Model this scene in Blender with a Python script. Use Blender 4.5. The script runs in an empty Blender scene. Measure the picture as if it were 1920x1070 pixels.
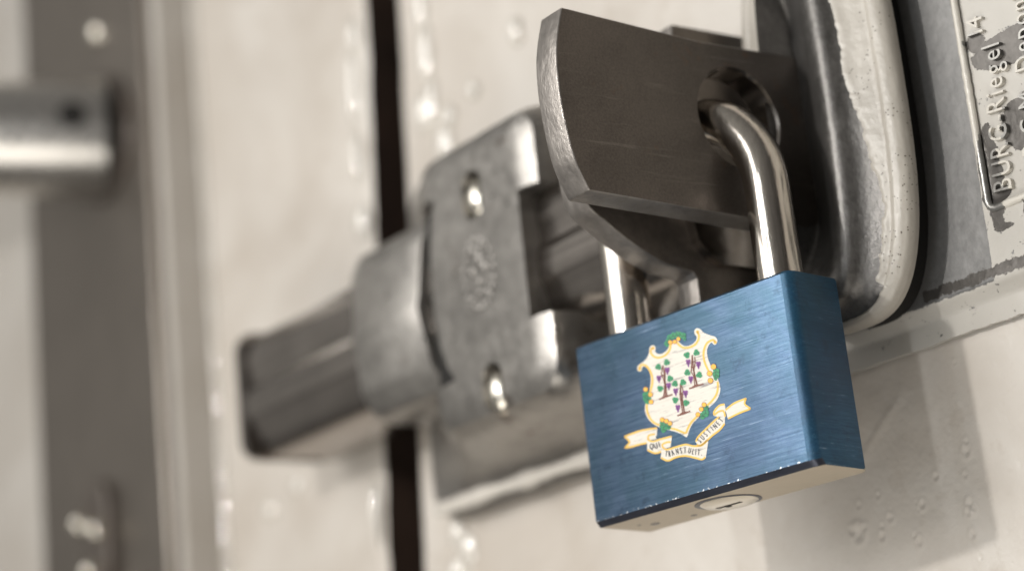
import bpy, bmesh, math, random
import numpy as np
from mathutils import Vector, Matrix
from mathutils.geometry import tessellate_polygon
from mathutils import noise as mnoise
random.seed(7)
S = 0.001                      # everything is measured in millimetres
C = bpy.context.scene.collection
scene = bpy.context.scene

# ------------------------------------------------------------------ camera
cam = bpy.data.cameras.new('camera')
cam.lens = 73.8; cam.sensor_width = 36; cam.clip_start = 0.01; cam.clip_end = 50
cam.dof.use_dof = True; cam.dof.focus_distance = 0.353; cam.dof.aperture_fstop = 8.4
co = bpy.data.objects.new('camera', cam); C.objects.link(co)
RT = ((0.5787011, -0.7676448, 0.2753660), (0.8096324, 0.5813358, -0.0808952), (-0.0979813, 0.2697594, 0.9579298))
m = Matrix.Identity(4)
for i in range(3):
    m[i][0] = RT[i][0]; m[i][1] = RT[i][2]; m[i][2] = -RT[i][1]
m[0][3], m[1][3], m[2][3] = 289.61*S, -232.288*S, -57.892*S
co.matrix_world = m
scene.camera = co
scene.view_settings.view_transform = 'Standard'
scene.view_settings.look = 'None'
scene.view_settings.exposure = 0.0
scene.view_settings.gamma = 1.0

# ------------------------------------------------------------------ world and lamps
w = bpy.data.worlds.new('World'); scene.world = w; w.use_nodes = True
nt = w.node_tree; nt.nodes.clear()
out = nt.nodes.new('ShaderNodeOutputWorld'); bg = nt.nodes.new('ShaderNodeBackground')
tc = nt.nodes.new('ShaderNodeTexCoord'); dt = nt.nodes.new('ShaderNodeVectorMath'); dt.operation = 'DOT_PRODUCT'
dt.inputs[1].default_value = (-0.45, -0.72, 0.45)
rp = nt.nodes.new('ShaderNodeValToRGB'); e = rp.color_ramp.elements
e[0].position = 0.30; e[0].color = (0.05, 0.044, 0.040, 1)
e[1].position = 1.0; e[1].color = (0.62, 0.60, 0.56, 1)
k = e.new(0.62); k.color = (0.20, 0.19, 0.178, 1)
mr = nt.nodes.new('ShaderNodeMath'); mr.operation = 'MULTIPLY_ADD'; mr.inputs[1].default_value = 0.5; mr.inputs[2].default_value = 0.5
nt.links.new(tc.outputs['Generated'], dt.inputs[0]); nt.links.new(dt.outputs['Value'], mr.inputs[0])
nt.links.new(mr.outputs[0], rp.inputs[0]); nt.links.new(rp.outputs[0], bg.inputs[0]); nt.links.new(bg.outputs[0], out.inputs[0])
bg.inputs[1].default_value = 0.60

def lamp(name, kind, loc, power, color, target=None, **kw):
    l = bpy.data.lights.new(name, kind); l.energy = power; l.color = color
    for a, b in kw.items(): setattr(l, a, b)
    o = bpy.data.objects.new(name, l); C.objects.link(o)
    o.location = Vector(loc)*S
    if target is not None:
        o.rotation_euler = (Vector(target)-Vector(loc)).to_track_quat('-Z', 'Y').to_euler()
    return o
lamp('key_lamp', 'POINT', (-4, -315, 127), 2.0, (1, 0.97, 0.93), shadow_soft_size=0.0075)
lamp('front_fill', 'AREA', (-330, -900, 420), 5.2, (1, 0.975, 0.94), (-120, 0, 60), shape='RECTANGLE', size=0.75, size_y=0.6)  # unseen area lamp added as broad soft fill from the front
lamp('side_strip', 'AREA', (160, -620, 60), 0.7, (0.95, 0.98, 1), (20, 0, 40), shape='RECTANGLE', size=0.035, size_y=0.5)

lamp('floor_bounce', 'AREA', (150, -520, -560), 3.4, (1, 0.95, 0.87), (0, 0, 60), shape='RECTANGLE', size=0.7, size_y=0.5)

# ------------------------------------------------------------------ node helpers
def new_mat(name):
    mt = bpy.data.materials.new(name); mt.use_nodes = True
    n = mt.node_tree; b = n.nodes['Principled BSDF']
    return mt, n, b
def nd(n, kind, **ins):
    x = n.nodes.new(kind)
    for a, b in ins.items():
        if a in x.inputs: x.inputs[a].default_value = b
        else: setattr(x, a, b)
    return x
def coords(n, scale=(1, 1, 1), rot=(0, 0, 0)):
    t = nd(n, 'ShaderNodeTexCoord'); mp = nd(n, 'ShaderNodeMapping')
    mp.inputs['Scale'].default_value = scale; mp.inputs['Rotation'].default_value = rot
    n.links.new(t.outputs['Object'], mp.inputs[0]); return mp.outputs[0]
def noise(n, vec, scale, detail=4, rough=0.55, dist=0.0):
    x = nd(n, 'ShaderNodeTexNoise'); x.inputs['Scale'].default_value = scale
    x.inputs['Detail'].default_value = detail; x.inputs['Roughness'].default_value = rough
    x.inputs['Distortion'].default_value = dist
    n.links.new(vec, x.inputs['Vector']); return x.outputs['Fac']
def ramp(n, fac, stops):
    r = nd(n, 'ShaderNodeValToRGB'); el = r.color_ramp.elements
    while len(el) < len(stops): el.new(0.5)
    for q, (p, c) in zip(el, stops):
        q.position = p; q.color = c if len(c) == 4 else (*c, 1)
    n.links.new(fac, r.inputs[0]); return r.outputs[0]
def gray(v): return (v, v, v, 1)
def mixc(n, fac, a, b):
    x = nd(n, 'ShaderNodeMix'); x.data_type = 'RGBA'
    for s, v in ((6, a), (7, b)):
        if isinstance(v, (tuple, list)): x.inputs[s].default_value = v if len(v) == 4 else (*v, 1)
        else: n.links.new(v, x.inputs[s])
    if isinstance(fac, float): x.inputs[0].default_value = fac
    else: n.links.new(fac, x.inputs[0])
    return x.outputs[2]
def mixf(n, fac, a, b):
    x = nd(n, 'ShaderNodeMix'); x.data_type = 'FLOAT'
    for s, v in ((2, a), (3, b)):
        if isinstance(v, (int, float)): x.inputs[s].default_value = v
        else: n.links.new(v, x.inputs[s])
    if isinstance(fac, float): x.inputs[0].default_value = fac
    else: n.links.new(fac, x.inputs[0])
    return x.outputs[0]
def math_(n, op, a, b=0.0, c=0.0):
    x = nd(n, 'ShaderNodeMath'); x.operation = op
    for s, v in ((0, a), (1, b), (2, c)):
        if isinstance(v, (int, float)): x.inputs[s].default_value = v
        else: n.links.new(v, x.inputs[s])
    return x.outputs[0]
def bump(n, b, h, strength=0.3, dist=0.0001):
    x = nd(n, 'ShaderNodeBump'); x.inputs['Strength'].default_value = strength; x.inputs['Distance'].default_value = dist
    n.links.new(h, x.inputs['Height']); n.links.new(x.outputs[0], b.inputs['Normal'])

# ------------------------------------------------------------------ materials
def mat_cream(name, base=(0.64, 0.602, 0.553), rough=0.33, dirt=0.25):
    mt, n, b = new_mat(name)
    v = coords(n)
    big = noise(n, v, 22, 5, 0.6, 0.6); mid = noise(n, v, 160, 4, 0.6)
    c = mixc(n, ramp(n, big, [(0.35, gray(0)), (0.68, gray(dirt*3.2))]), base, (base[0]*0.74, base[1]*0.70, base[2]*0.66))
    c = mixc(n, ramp(n, mid, [(0.60, gray(0)), (0.74, gray(dirt*1.4))]), c, (0.42, 0.36, 0.30))
    runs = noise(n, coords(n, (1, 1, 0.4)), 42, 5, 0.65, 0.8)
    c = mixc(n, ramp(n, runs, [(0.54, gray(0)), (0.70, gray(dirt*0.9))]), c, (0.40, 0.34, 0.27))
    n.links.new(c, b.inputs['Base Color'])
    n.links.new(mixf(n, mid, rough-0.07, rough+0.12), b.inputs['Roughness'])
    h = math_(n, 'ADD', math_(n, 'MULTIPLY', noise(n, v, 55, 4), 1.0), math_(n, 'MULTIPLY', noise(n, v, 900, 2), 0.08))
    bump(n, b, h, 0.8, 0.0013)
    return mt
def mat_metal(name, base, rough=0.35, metallic=0.9, streak=(1, 1, 1), scale=400, var=0.25, bstr=0.25, spots=None, coat=0.0, bdist=0.0002, wornlines=False):
    mt, n, b = new_mat(name)
    v = coords(n, streak)
    a = noise(n, v, scale, 5, 0.65); v2 = coords(n); g = noise(n, v2, 55, 4, 0.6, 0.4)
    f = math_(n, 'ADD', math_(n, 'MULTIPLY', a, 0.5), math_(n, 'MULTIPLY', g, 0.5))
    c = ramp(n, f, [(0.3, tuple(x*(1-var) for x in base)), (0.7, tuple(min(1, x*(1+var)) for x in base))])
    if spots:
        c = mixc(n, ramp(n, noise(n, v2, 120, 5, 0.7), [(0.60, gray(0)), (0.70, gray(0.8))]), c, spots)
    n.links.new(c, b.inputs['Base Color']); b.inputs['Metallic'].default_value = metallic
    n.links.new(mixf(n, a, max(0.03, rough-0.12), rough+0.12), b.inputs['Roughness'])
    if wornlines:
        ln = noise(n, coords(n, (1, 0.05, 1), (math.radians(28), 0, 0)), 900, 3, 0.6); lm = noise(n, v2, 70, 3)
        k2 = math_(n, 'MULTIPLY', ramp(n, ln, [(0.60, gray(0)), (0.68, gray(0.2))]), ramp(n, lm, [(0.42, gray(0)), (0.62, gray(1))]))
        c = mixc(n, k2, c, (0.34, 0.31, 0.28)); n.links.new(c, b.inputs['Base Color'])
    if coat: b.inputs['Coat Weight'].default_value = coat
    bump(n, b, f, bstr, bdist)
    return mt
M = {}
M['cream'] = mat_cream('cream_gloss_paint')
M['cream3'] = mat_cream('grey_cream_paint', (0.47, 0.445, 0.41), 0.4, 0.2)
M['steel'] = mat_metal('worn_grey_steel', (0.165, 0.158, 0.15), 0.40, 0.75, (1, 1, 1), 900, 0.4, 0.6, bdist=0.0004)
M['steel_light'] = mat_metal('cast_grey_metal', (0.33, 0.315, 0.295), 0.31, 0.85, (1, 1, 1), 300, 0.3, 0.5, spots=(0.13, 0.10, 0.08), bdist=0.0006)
M['dark'] = mat_metal('dark_steel_plate', (0.128, 0.110, 0.096), 0.42, 0.6, (1, 1, 1), 2400, 0.42, 0.3, spots=(0.15, 0.095, 0.065), wornlines=True)
M['edge'] = mat_metal('hammered_steel_edge', (0.30, 0.278, 0.258), 0.40, 0.85, (1, 1, 0.5), 420, 0.35, 0.7, bdist=0.0007)
M['dark2'] = mat_metal('brownish_steel_lug', (0.19, 0.165, 0.143), 0.38, 0.75, (1, 1, 1), 900, 0.3, 0.2, wornlines=True)
M['chrome'] = mat_metal('polished_shackle_steel', (0.62, 0.575, 0.52), 0.16, 1.0, (1, 1, 0.12), 1300, 0.22, 0.30, spots=(0.40, 0.35, 0.29))
M['bar'] = mat_metal('drawn_bar_steel', (0.36, 0.33, 0.305), 0.2, 1.0, (0.03, 1, 1), 500, 0.3, 0.15)
M['handle'] = mat_metal('satin_handle_metal', (0.66, 0.64, 0.61), 0.30, 1.0, (1, 1, 1), 300, 0.08, 0.05)
M['plate'] = mat_metal('satin_handle_plate', (0.23, 0.205, 0.18), 0.40, 0.9, (1, 1, 0.1), 500, 0.12, 0.05)
M['nickel'] = mat_metal('nickel_silver', (0.72, 0.68, 0.60), 0.22, 1.0, (1, 1, 1), 600, 0.1, 0.05)
M['brass'] = mat_metal('dull_brass', (0.50, 0.44, 0.35), 0.5, 0.55, (0.1, 1, 1), 900, 0.12, 0.08)
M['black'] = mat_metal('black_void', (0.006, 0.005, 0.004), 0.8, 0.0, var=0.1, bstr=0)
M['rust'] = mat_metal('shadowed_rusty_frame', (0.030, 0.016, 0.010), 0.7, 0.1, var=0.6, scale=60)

# brushed finish of the padlock faces: fine scratches along the body, shared by the print
def scratches(n, side=False):
    v = coords(n, (0.03, 1, 1) if not side else (0.7, 0.05, 1), (0, math.radians(3), 0) if not side else (0, 0, 0))
    a = noise(n, v, 5200, 3, 0.75); b_ = noise(n, coords(n, (0.015, 1, 1), (0, math.radians(3), 0)) if not side else coords(n, (0.5, 0.03, 1)), 2200, 3, 0.6)
    return math_(n, 'ADD', math_(n, 'MULTIPLY', a, 0.6), math_(n, 'MULTIPLY', b_, 0.4))
def mat_blue(name, dark, light, chips=False, rough=0.36, metallic=0.75):
    mt, n, b = new_mat(name)
    s = scratches(n, not chips); g = noise(n, coords(n), 90, 5, 0.62, 0.5)
    c = ramp(n, s, [(0.34, dark), (0.66, light)])
    c = mixc(n, ramp(n, g, [(0.40, gray(0)), (0.62, gray(0.45))]), c, (dark[0]*0.7, dark[1]*1.1, dark[2]*0.75))
    c = mixc(n, ramp(n, s, [(0.62, gray(0)), (0.70, gray(0.6))]), c, (0.42, 0.52, 0.66))
    lone = noise(n, coords(n, (0.06, 1, 1), (0, math.radians(-9), 0)), 1100, 2, 0.5)
    c = mixc(n, ramp(n, lone, [(0.735, gray(0)), (0.75, gray(0.6 if chips else 0.0))]), c, (0.45, 0.55, 0.66))
    c = mixc(n, ramp(n, noise(n, coords(n), 260, 4, 0.7), [(0.56, gray(0)), (0.70, gray(0.5))]), c, (0.018, 0.035, 0.06))
    c = mixc(n, ramp(n, noise(n, coords(n), 45, 3), [(0.5, gray(0)), (0.7, gray(0.22))]), c, (0.06, 0.06, 0.15))
    met = metallic
    if chips:
        t = nd(n, 'ShaderNodeTexCoord'); sp = nd(n, 'ShaderNodeSeparateXYZ'); n.links.new(t.outputs['Object'], sp.inputs[0])
        near = math_(n, 'SUBTRACT', 1.0, math_(n, 'MULTIPLY', math_(n, 'ABSOLUTE', math_(n, 'SUBTRACT', sp.outputs['Z'], 0.0011)), 1/0.00055))
        near2 = math_(n, 'SUBTRACT', 1.0, math_(n, 'MULTIPLY', math_(n, 'ABSOLUTE', math_(n, 'SUBTRACT', sp.outputs['X'], 0.0491)), 1/0.0004))
        cn = noise(n, coords(n, (1, 1, 1), (0, math.radians(35), 0)), 1500, 3, 0.7)
        mk = math_(n, 'GREATER_THAN', math_(n, 'ADD', math_(n, 'MULTIPLY', near, 0.17), cn), 0.735)
        mk2 = math_(n, 'GREATER_THAN', math_(n, 'ADD', math_(n, 'MULTIPLY', near2, 0.13), cn), 0.67)
        mk = math_(n, 'MAXIMUM', mk, mk2)
        c = mixc(n, mk, c, (0.85, 0.86, 0.88))
    n.links.new(c, b.inputs['Base Color']); b.inputs['Metallic'].default_value = met
    n.links.new(mixf(n, s, rough-0.08, rough+0.10), b.inputs['Roughness'])
    bump(n, b, s, 0.5, 0.00009)
    return mt
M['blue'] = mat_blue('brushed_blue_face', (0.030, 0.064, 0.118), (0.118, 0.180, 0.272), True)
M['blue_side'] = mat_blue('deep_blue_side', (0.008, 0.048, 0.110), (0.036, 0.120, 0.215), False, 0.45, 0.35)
M['chamfer'] = mat_metal('dark_chamfer', (0.05, 0.055, 0.075), 0.35, 0.6, (0.2, 1, 1), 1500, 0.3, 0.2)
def mat_print(name, col, wear=0.5):
    mt, n, b = new_mat(name)
    s = scratches(n)
    g = noise(n, coords(n, (0.08, 1, 1), (0, math.radians(3), 0)), 1900, 5, 0.75)
    c = mixc(n, ramp(n, s, [(0.30, gray(0.30)), (0.5, gray(0))]), col, (col[0]*0.45, col[1]*0.42, col[2]*0.40, 1))
    c = mixc(n, ramp(n, g, [(0.36, gray(wear)), (0.44, gray(0))]), c, (0.16, 0.14, 0.15, 1))
    n.links.new(c, b.inputs['Base Color']); b.inputs['Roughness'].default_value = 0.42; b.inputs['Metallic'].default_value = 0.1
    bump(n, b, s, 0.35, 0.00006)
    return mt
M['p_white'] = mat_print('printed_cream_white', (0.66, 0.625, 0.56, 1), 0.8)
M['p_gold'] = mat_print('printed_gold', (0.74, 0.47, 0.09, 1), 0.3)
M['p_orange'] = mat_print('printed_orange', (0.80, 0.43, 0.05, 1), 0.2)
M['p_green'] = mat_print('printed_green', (0.02, 0.24, 0.10, 1), 0.3)
M['p_purple'] = mat_print('printed_purple', (0.20, 0.05, 0.24, 1), 0.2)
M['p_brown'] = mat_print('printed_brown', (0.17, 0.055, 0.035, 1), 0.2)
M['p_black'] = mat_print('printed_black', (0.02, 0.022, 0.03, 1), 0.1)

# backplate: grey casting with chipped cream paint
def mat_backplate(letter=False):
    mt, n, b = new_mat('chipped_cream_on_casting' + ('_letters' if letter else ''))
    t = nd(n, 'ShaderNodeTexCoord'); sp = nd(n, 'ShaderNodeSeparateXYZ'); n.links.new(t.outputs['Object'], sp.inputs[0])
    X = math_(n, 'MULTIPLY', sp.outputs['X'], 1000.0); Z = math_(n, 'MULTIPLY', sp.outputs['Z'], 1000.0)
    v = coords(n)
    w1 = math_(n, 'MULTIPLY', math_(n, 'SUBTRACT', noise(n, v, 380, 8, 0.8), 0.5), 7.0)
    w2 = math_(n, 'MULTIPLY', math_(n, 'SUBTRACT', noise(n, v, 140, 5, 0.65), 0.5), 6.0)
    # bare band left of the raised border
    edge = math_(n, 'ADD', 66.3, math_(n, 'MULTIPLY', math_(n, 'SUBTRACT', Z, 43.0), 0.02))
    bare1 = math_(n, 'MULTIPLY', math_(n, 'LESS_THAN', math_(n, 'ADD', X, math_(n, 'MULTIPLY', w1, 0.16)), edge),
                  math_(n, 'GREATER_THAN', math_(n, 'ADD', Z, math_(n, 'MULTIPLY', w1, 0.30)), 30.0))
    # worn strip running right along the lower edge
    band = math_(n, 'LESS_THAN', math_(n, 'ABSOLUTE', math_(n, 'SUBTRACT', math_(n, 'ADD', Z, math_(n, 'MULTIPLY', w1, 0.55)), 31.6)), 0.95)
    band = math_(n, 'MULTIPLY', band, math_(n, 'GREATER_THAN', X, 50.0))
    # chips inside the lettered field
    def blob(cx, cz, rx, rz, k=1.0):
        dx = math_(n, 'DIVIDE', math_(n, 'SUBTRACT', math_(n, 'ADD', X, math_(n, 'MULTIPLY', w1, 0.5*k)), cx), rx)
        dz = math_(n, 'DIVIDE', math_(n, 'SUBTRACT', math_(n, 'ADD', Z, math_(n, 'MULTIPLY', w2, 0.5*k)), cz), rz)
        return math_(n, 'LESS_THAN', math_(n, 'ADD', math_(n, 'MULTIPLY', dx, dx), math_(n, 'MULTIPLY', dz, dz)), 1.0)
    chips = blob(69.2, 47.5, 2.1, 9.5)
    for a in ((77.5, 68.3, 9, 3.4), (76.0, 54.5, 3.2, 4.5), (69.6, 43.8, 3.0, 1.5), (80, 56, 4.5, 4.0), (75, 37.5, 0.7, 4.2), (70, 38.5, 2.0, 0.6), (70.2, 71.6, 2.2, 1.9), (84, 45, 4, 5), (90, 62, 5, 7)):
        chips = math_(n, 'MAXIMUM', chips, blob(*a))
    bare = math_(n, 'MAXIMUM', math_(n, 'MAXIMUM', bare1, band), chips)
    fleck = math_(n, 'GREATER_THAN', noise(n, v, 480, 6, 0.75), 0.635)
    bare = math_(n, 'MAXIMUM', bare, fleck)
    mid = noise(n, v, 520, 7, 0.75)
    inner = math_(n, 'MAXIMUM', chips, band)
    metal = mixc(n, mid, (0.12, 0.12, 0.119), (0.30, 0.295, 0.288))
    metal = mixc(n, inner, metal, mixc(n, mid, (0.06, 0.055, 0.05), (0.17, 0.16, 0.15)))
    paint = mixc(n, noise(n, v, 70, 4, 0.6), (0.55, 0.525, 0.48), (0.42, 0.40, 0.365))
    if letter:
        paint = (0.60, 0.57, 0.51, 1); metal = mixc(n, mid, (0.12, 0.115, 0.11), (0.5, 0.49, 0.46))
    n.links.new(mixc(n, bare, paint, metal), b.inputs['Base Color'])
    n.links.new(mixf(n, bare, 0.0, 0.65), b.inputs['Metallic'])
    n.links.new(mixf(n, bare, 0.30, mixf(n, inner, 0.5, 0.30)), b.inputs['Roughness'])
    h = math_(n, 'ADD', math_(n, 'MULTIPLY', math_(n, 'SUBTRACT', 1.0, bare), 1.0), math_(n, 'MULTIPLY', noise(n, v, 500, 3, 0.6), 0.35))
    bump(n, b, h, 0.8, 0.00022)
    return mt
M['backplate'] = mat_backplate(); M['letters'] = mat_backplate(True)

# ------------------------------------------------------------------ mesh helpers
class MB:
    def __init__(s): s.v = []; s.f = []; s.mi = []
    def add(s, vs, fs, mi=0):
        o = len(s.v); s.v += [tuple(p) for p in vs]
        for f in fs: s.f.append([i+o for i in f]); s.mi.append(mi)
    def poly(s, pts, mi=0):            # 3D points, any simple polygon
        tris = tessellate_polygon([[Vector(p) for p in pts]])
        s.add(pts, [t for t in tris], mi)
    def build(s, name, mats, parent=None, smooth=30, bevel=None, matrix=None):
        me = bpy.data.meshes.new(name)
        me.from_pydata([(x*S, y*S, z*S) for x, y, z in s.v], [], s.f)
        if not isinstance(mats, (list, tuple)): mats = [mats]
        for q in mats: me.materials.append(q)
        me.polygons.foreach_set('material_index', s.mi)
        bm = bmesh.new(); bm.from_mesh(me)
        bmesh.ops.remove_doubles(bm, verts=bm.verts, dist=1e-6)
        if bevel:
            w_, seg, ang = bevel
            es = [e_ for e_ in bm.edges if len(e_.link_faces) == 2 and e_.calc_face_angle(0) > math.radians(ang)]
            bmesh.ops.bevel(bm, geom=es, offset=w_*S, segments=seg, profile=0.5, affect='EDGES', clamp_overlap=True)
        bm.to_mesh(me); bm.free()
        if smooth is not None:
            me.polygons.foreach_set('use_smooth', [True]*len(me.polygons)); me.set_sharp_from_angle(angle=math.radians(smooth))
        o = bpy.data.objects.new(name, me); C.objects.link(o)
        if parent: o.parent = parent
        return o
def normals_out(o):
    bm = bmesh.new(); bm.from_mesh(o.data); bmesh.ops.recalc_face_normals(bm, faces=bm.faces); bm.to_mesh(o.data); bm.free()
def box(mb, x0, x1, y0, y1, z0, z1, mi=0):
    v = [(x, y, z) for x in (x0, x1) for y in (y0, y1) for z in (z0, z1)]
    mb.add(v, [(0, 1, 3, 2), (4, 6, 7, 5), (0, 4, 5, 1), (2, 3, 7, 6), (0, 2, 6, 4), (1, 5, 7, 3)], mi)
def loft(mb, rings, cap0=True, cap1=True, mi=0):
    n = len(rings[0]); vs = [p for r in rings for p in r]; fs = []
    for i in range(len(rings)-1):
        for j in range(n):
            a = i*n+j; b_ = i*n+(j+1) % n
            fs.append((a, b_, b_+n, a+n))
    if cap0: fs.append(tuple(range(n-1, -1, -1)))
    if cap1: fs.append(tuple(range((len(rings)-1)*n, len(rings)*n)))
    mb.add(vs, fs, mi)
def rrect(x0, x1, z0, z1, r, seg=6):
    pts = []
    for cx, cz, a0 in ((x1-r, z1-r, 0), (x0+r, z1-r, 90), (x0+r, z0+r, 180), (x1-r, z0+r, 270)):
        for i in range(seg+1):
            a = math.radians(a0+90*i/seg); pts.append((cx+r*math.cos(a), cz+r*math.sin(a)))
    return pts
def thing(name, label, cat, loc=(0, 0, 0), group=None):
    o = bpy.data.objects.new(name, None); C.objects.link(o); o.empty_display_size = 0.01
    o.location = Vector(loc)*S
    o['label'] = label; o['category'] = cat
    if group: o['group'] = group
    return o
def attach(root):                       # children are modelled in world mm: keep them there
    root_inv = Matrix.Translation(root.location).inverted()
    for ch in [q for q in C.objects if q.parent == root]: ch.matrix_parent_inverse = root_inv
def boolean(o, cutters):
    par = o.parent; o.parent = None
    for c_ in cutters:
        md = o.modifiers.new('cut', 'BOOLEAN'); md.operation = 'DIFFERENCE'; md.object = c_; md.solver = 'EXACT'
    bpy.context.view_layer.update()
    me = bpy.data.meshes.new_from_object(o.evaluated_get(bpy.context.evaluated_depsgraph_get()))
    o.modifiers.clear(); o.data = me; o.parent = par
    for c_ in cutters: bpy.data.objects.remove(c_)
    me.polygons.foreach_set('use_smooth', [True]*len(me.polygons)); me.set_sharp_from_angle(angle=math.radians(30))
def fbm(x, y, z=0.0): return mnoise.fractal(Vector((x, y, z)), 1.0, 2.0, 4)
_cache = {}
def glyph(ch):
    if ch in _cache: return _cache[ch]
    cu = bpy.data.curves.new('glyph', 'FONT'); cu.body = ch; cu.size = 1.0; cu.resolution_u = 4
    o = bpy.data.objects.new('glyph', cu); C.objects.link(o)
    bpy.context.view_layer.update()
    me = bpy.data.meshes.new_from_object(o.evaluated_get(bpy.context.evaluated_depsgraph_get()))
    vs = [tuple(v.co[:2]) for v in me.vertices]; fs = [tuple(p.vertices) for p in me.polygons]
    bpy.data.objects.remove(o); bpy.data.curves.remove(cu); bpy.data.meshes.remove(me)
    wd = (max(v[0] for v in vs)-min(v[0] for v in vs)) if vs else 0.3
    mn = min(v[0] for v in vs) if vs else 0
    _cache[ch] = ([(x-mn, y) for x, y in vs], fs, wd); return _cache[ch]

# =================================================================== THE SETTING
def grid_panel(name, xs, zs, yfun, mats, parent, thick=30, sidemat=None):
    nx, nz = len(xs), len(zs); vs = []; fs = []
    for x in xs:
        for z in zs:
            r_ = yfun(x, z); vs.append(r_ if isinstance(r_, tuple) else (x, r_, z))
    for i in range(nx-1):
        for j in range(nz-1):
            a = i*nz+j; fs.append((a, a+nz, a+nz+1, a+1))
    # side skirts so that the panel has thickness
    def skirt(idx, flip):
        o_ = len(vs)
        for q in idx: x, y, z = vs[q]; vs.append((x, y+thick, z))
        for q in range(len(idx)-1):
            f = (idx[q], idx[q+1], o_+q+1, o_+q); fs.append(f[::-1] if flip else f)
    skirt([j for j in range(nz)], False); skirt([(nx-1)*nz+j for j in range(nz)], True)
    skirt([i*nz for i in range(nx)], True); skirt([i*nz+nz-1 for i in range(nx)], False)
    mb = MB(); nf = (nx-1)*(nz-1); mb.add(vs, fs)
    if sidemat:
        mats = [mats, sidemat]; mb.mi = [0]*nf+[1]*(len(fs)-nf)
    return mb.build(name, mats, parent, smooth=50)
def gapx(z): return 0.077*(z-13)        # the slit between door and frame leans slightly

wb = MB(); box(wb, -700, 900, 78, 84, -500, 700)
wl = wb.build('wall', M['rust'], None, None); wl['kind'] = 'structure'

# right door, cream gloss paint with blisters and pits
door = thing('door', 'cream gloss painted door carrying the padlocked bar, pitted at lower right', 'door', (40, 42, -300))
PITS = [(22.9, -4.7, 1.9), (21.3, -3.9, 1.2), (24.6, -4.0, 1.0), (28.6, -6.3, 1.1), (28.9, -4.6, 0.8), (37.2, -8.8, 1.1), (31.2, -3.4, 1.0), (31.5, -2.2, .7), (49.5, -9.7, 1.0),
        (49.9, -4.7, 1.2), (50.6, -5.6, .8), (50.9, 4.3, 1.2), (51.2, 5.8, .8), (49.8, 0.4, .8), (43.2, 1.5, .9), (39.2, -2.6, 1.0), (38.2, -3.4, .6), (37.8, -2.0, .5), (54.7, -4.8, .5),
        (55, -14.8, .5), (50.4, -13.8, .8), (51.4, 19.8, .6), (24.0, 0.2, .9), (29, 1.0, .8), (56, -3.4, .4), (58, -10, .4), (60, -12, .5), (44.5, -4.5, .4), (45.1, -7.5, .4), (62, -15, .5), (57, -16, .5), (49.2, -6.0, 0.9), (36.4, -7.6, 0.8)]
def door_y(x, z):
    y = 42 + 0.16*fbm(x*0.05, z*0.05, 3.1) + 0.05*fbm(x*0.2, z*0.2, 9.1)
    if 10 < x < 70 and -25 < z < 25:
        for px, pz, r in PITS:
            d = math.hypot(x-px, (z-pz)*0.9)/r
            if d < 2.2: y += 0.20*r*math.exp(-(d/0.42)**2) - 0.10*r*math.exp(-((d-0.95)/0.30)**2)
        # wrinkle running up from the padlock
        t = ((x-27)*0.80+(z-9)*0.60); s_ = (-(x-27)*0.60+(z-9)*0.80)
        if -6 < t < 16: y -= 0.22*math.exp(-(s_/0.9)**2)*max(0, math.sin((t+6)/22*math.pi))
    return y
def spaced(stops):
    o_ = []
    for a, b_, st in stops:
        n_ = max(1, int(round((b_-a)/st))); o_ += [a+(b_-a)*i/n_ for i in range(n_)]
    return o_+[stops[-1][1]]
xs = spaced([(-119, -80, 1.3), (-80, 10, 4), (10, 66, 0.28), (66, 120, 2.5), (120, 600, 40)])
zs = spaced([(-400, -30, 20), (-30, -18, 2), (-18, 23, 0.28), (23, 180, 3), (180, 600, 30)])
def door_pt(x, z):
    y = door_y(x, z); xx = x
    if x < -80: # the edge beside the slit is rounded, wavy with old paint
        k_ = (-80-x)/39.0
        xx = x+gapx(z)*k_*1.0 + (0.5*fbm(z*0.09, 1.7)+0.2*fbm(z*0.5, 4))*max(0, k_-0.7)*3
        y += 1.6*max(0, (k_-0.93)/0.07)**2
    return (xx, y, z)
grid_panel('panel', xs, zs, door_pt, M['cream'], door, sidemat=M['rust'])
# glossy runs of old paint
def drip(parent, x, z, w_, h_, y=42.0, d=1.0, lean=0.077, mat='cream'):
    mb = MB(); rings = []; n_ = 12
    for i in range(9):
        t = -1+2*i/8; r_ = math.sqrt(max(0.0, 1-t*t)); cx = x+lean*t*h_/2
        rings.append([(cx+w_/2*max(r_, .05)*math.cos(a), y+0.35-d*max(r_, .05)*math.sin(a)*1.35, z+h_/2*t) for a in [math.pi*k_/(n_-1) for k_ in range(n_)]])
    vs = [p for r in rings for p in r]; fs = []
    for i in range(8):
        for j in range(n_-1):
            a = i*n_+j; fs.append((a, a+1, a+n_+1, a+n_))
    mb.add(vs, fs); return mb.build('paint_run', M[mat], parent, smooth=60)
def mat_drip():
    mt, n, b = new_mat('glossy_paint_run')
    v = coords(n); b.inputs['Base Color'].default_value = (0.66, 0.62, 0.56, 1); b.inputs['Roughness'].default_value = 0.08; b.inputs['IOR'].default_value = 2.2
    b.inputs['Coat Weight'].default_value = 1.0; b.inputs['Coat Roughness'].default_value = 0.06
    bump(n, b, noise(n, v, 180, 2), 0.3, 0.0004); return mt
M['run'] = mat_drip()
for x, z, w_, h_ in ((-97.2, 135, 5, 13), (-100.5, 121, 6, 9), (-96, 122, 4, 10), (-93, 110.3, 6, 9), (-97, 150, 4, 16), (-60.9, 126.2, 4, 6), (-79.3, 118.8, 4, 4),
                     (-102.3, 18.6, 5, 6), (-98.7, 14.3, 6, 7), (-104, 10, 5, 6), (-101, 5, 4, 9), (-89.8, 116, 4, 5)):
    drip(door, x, z, w_*1.25, h_*1.3, 42, 1.7, mat='run')
attach(door)

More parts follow.
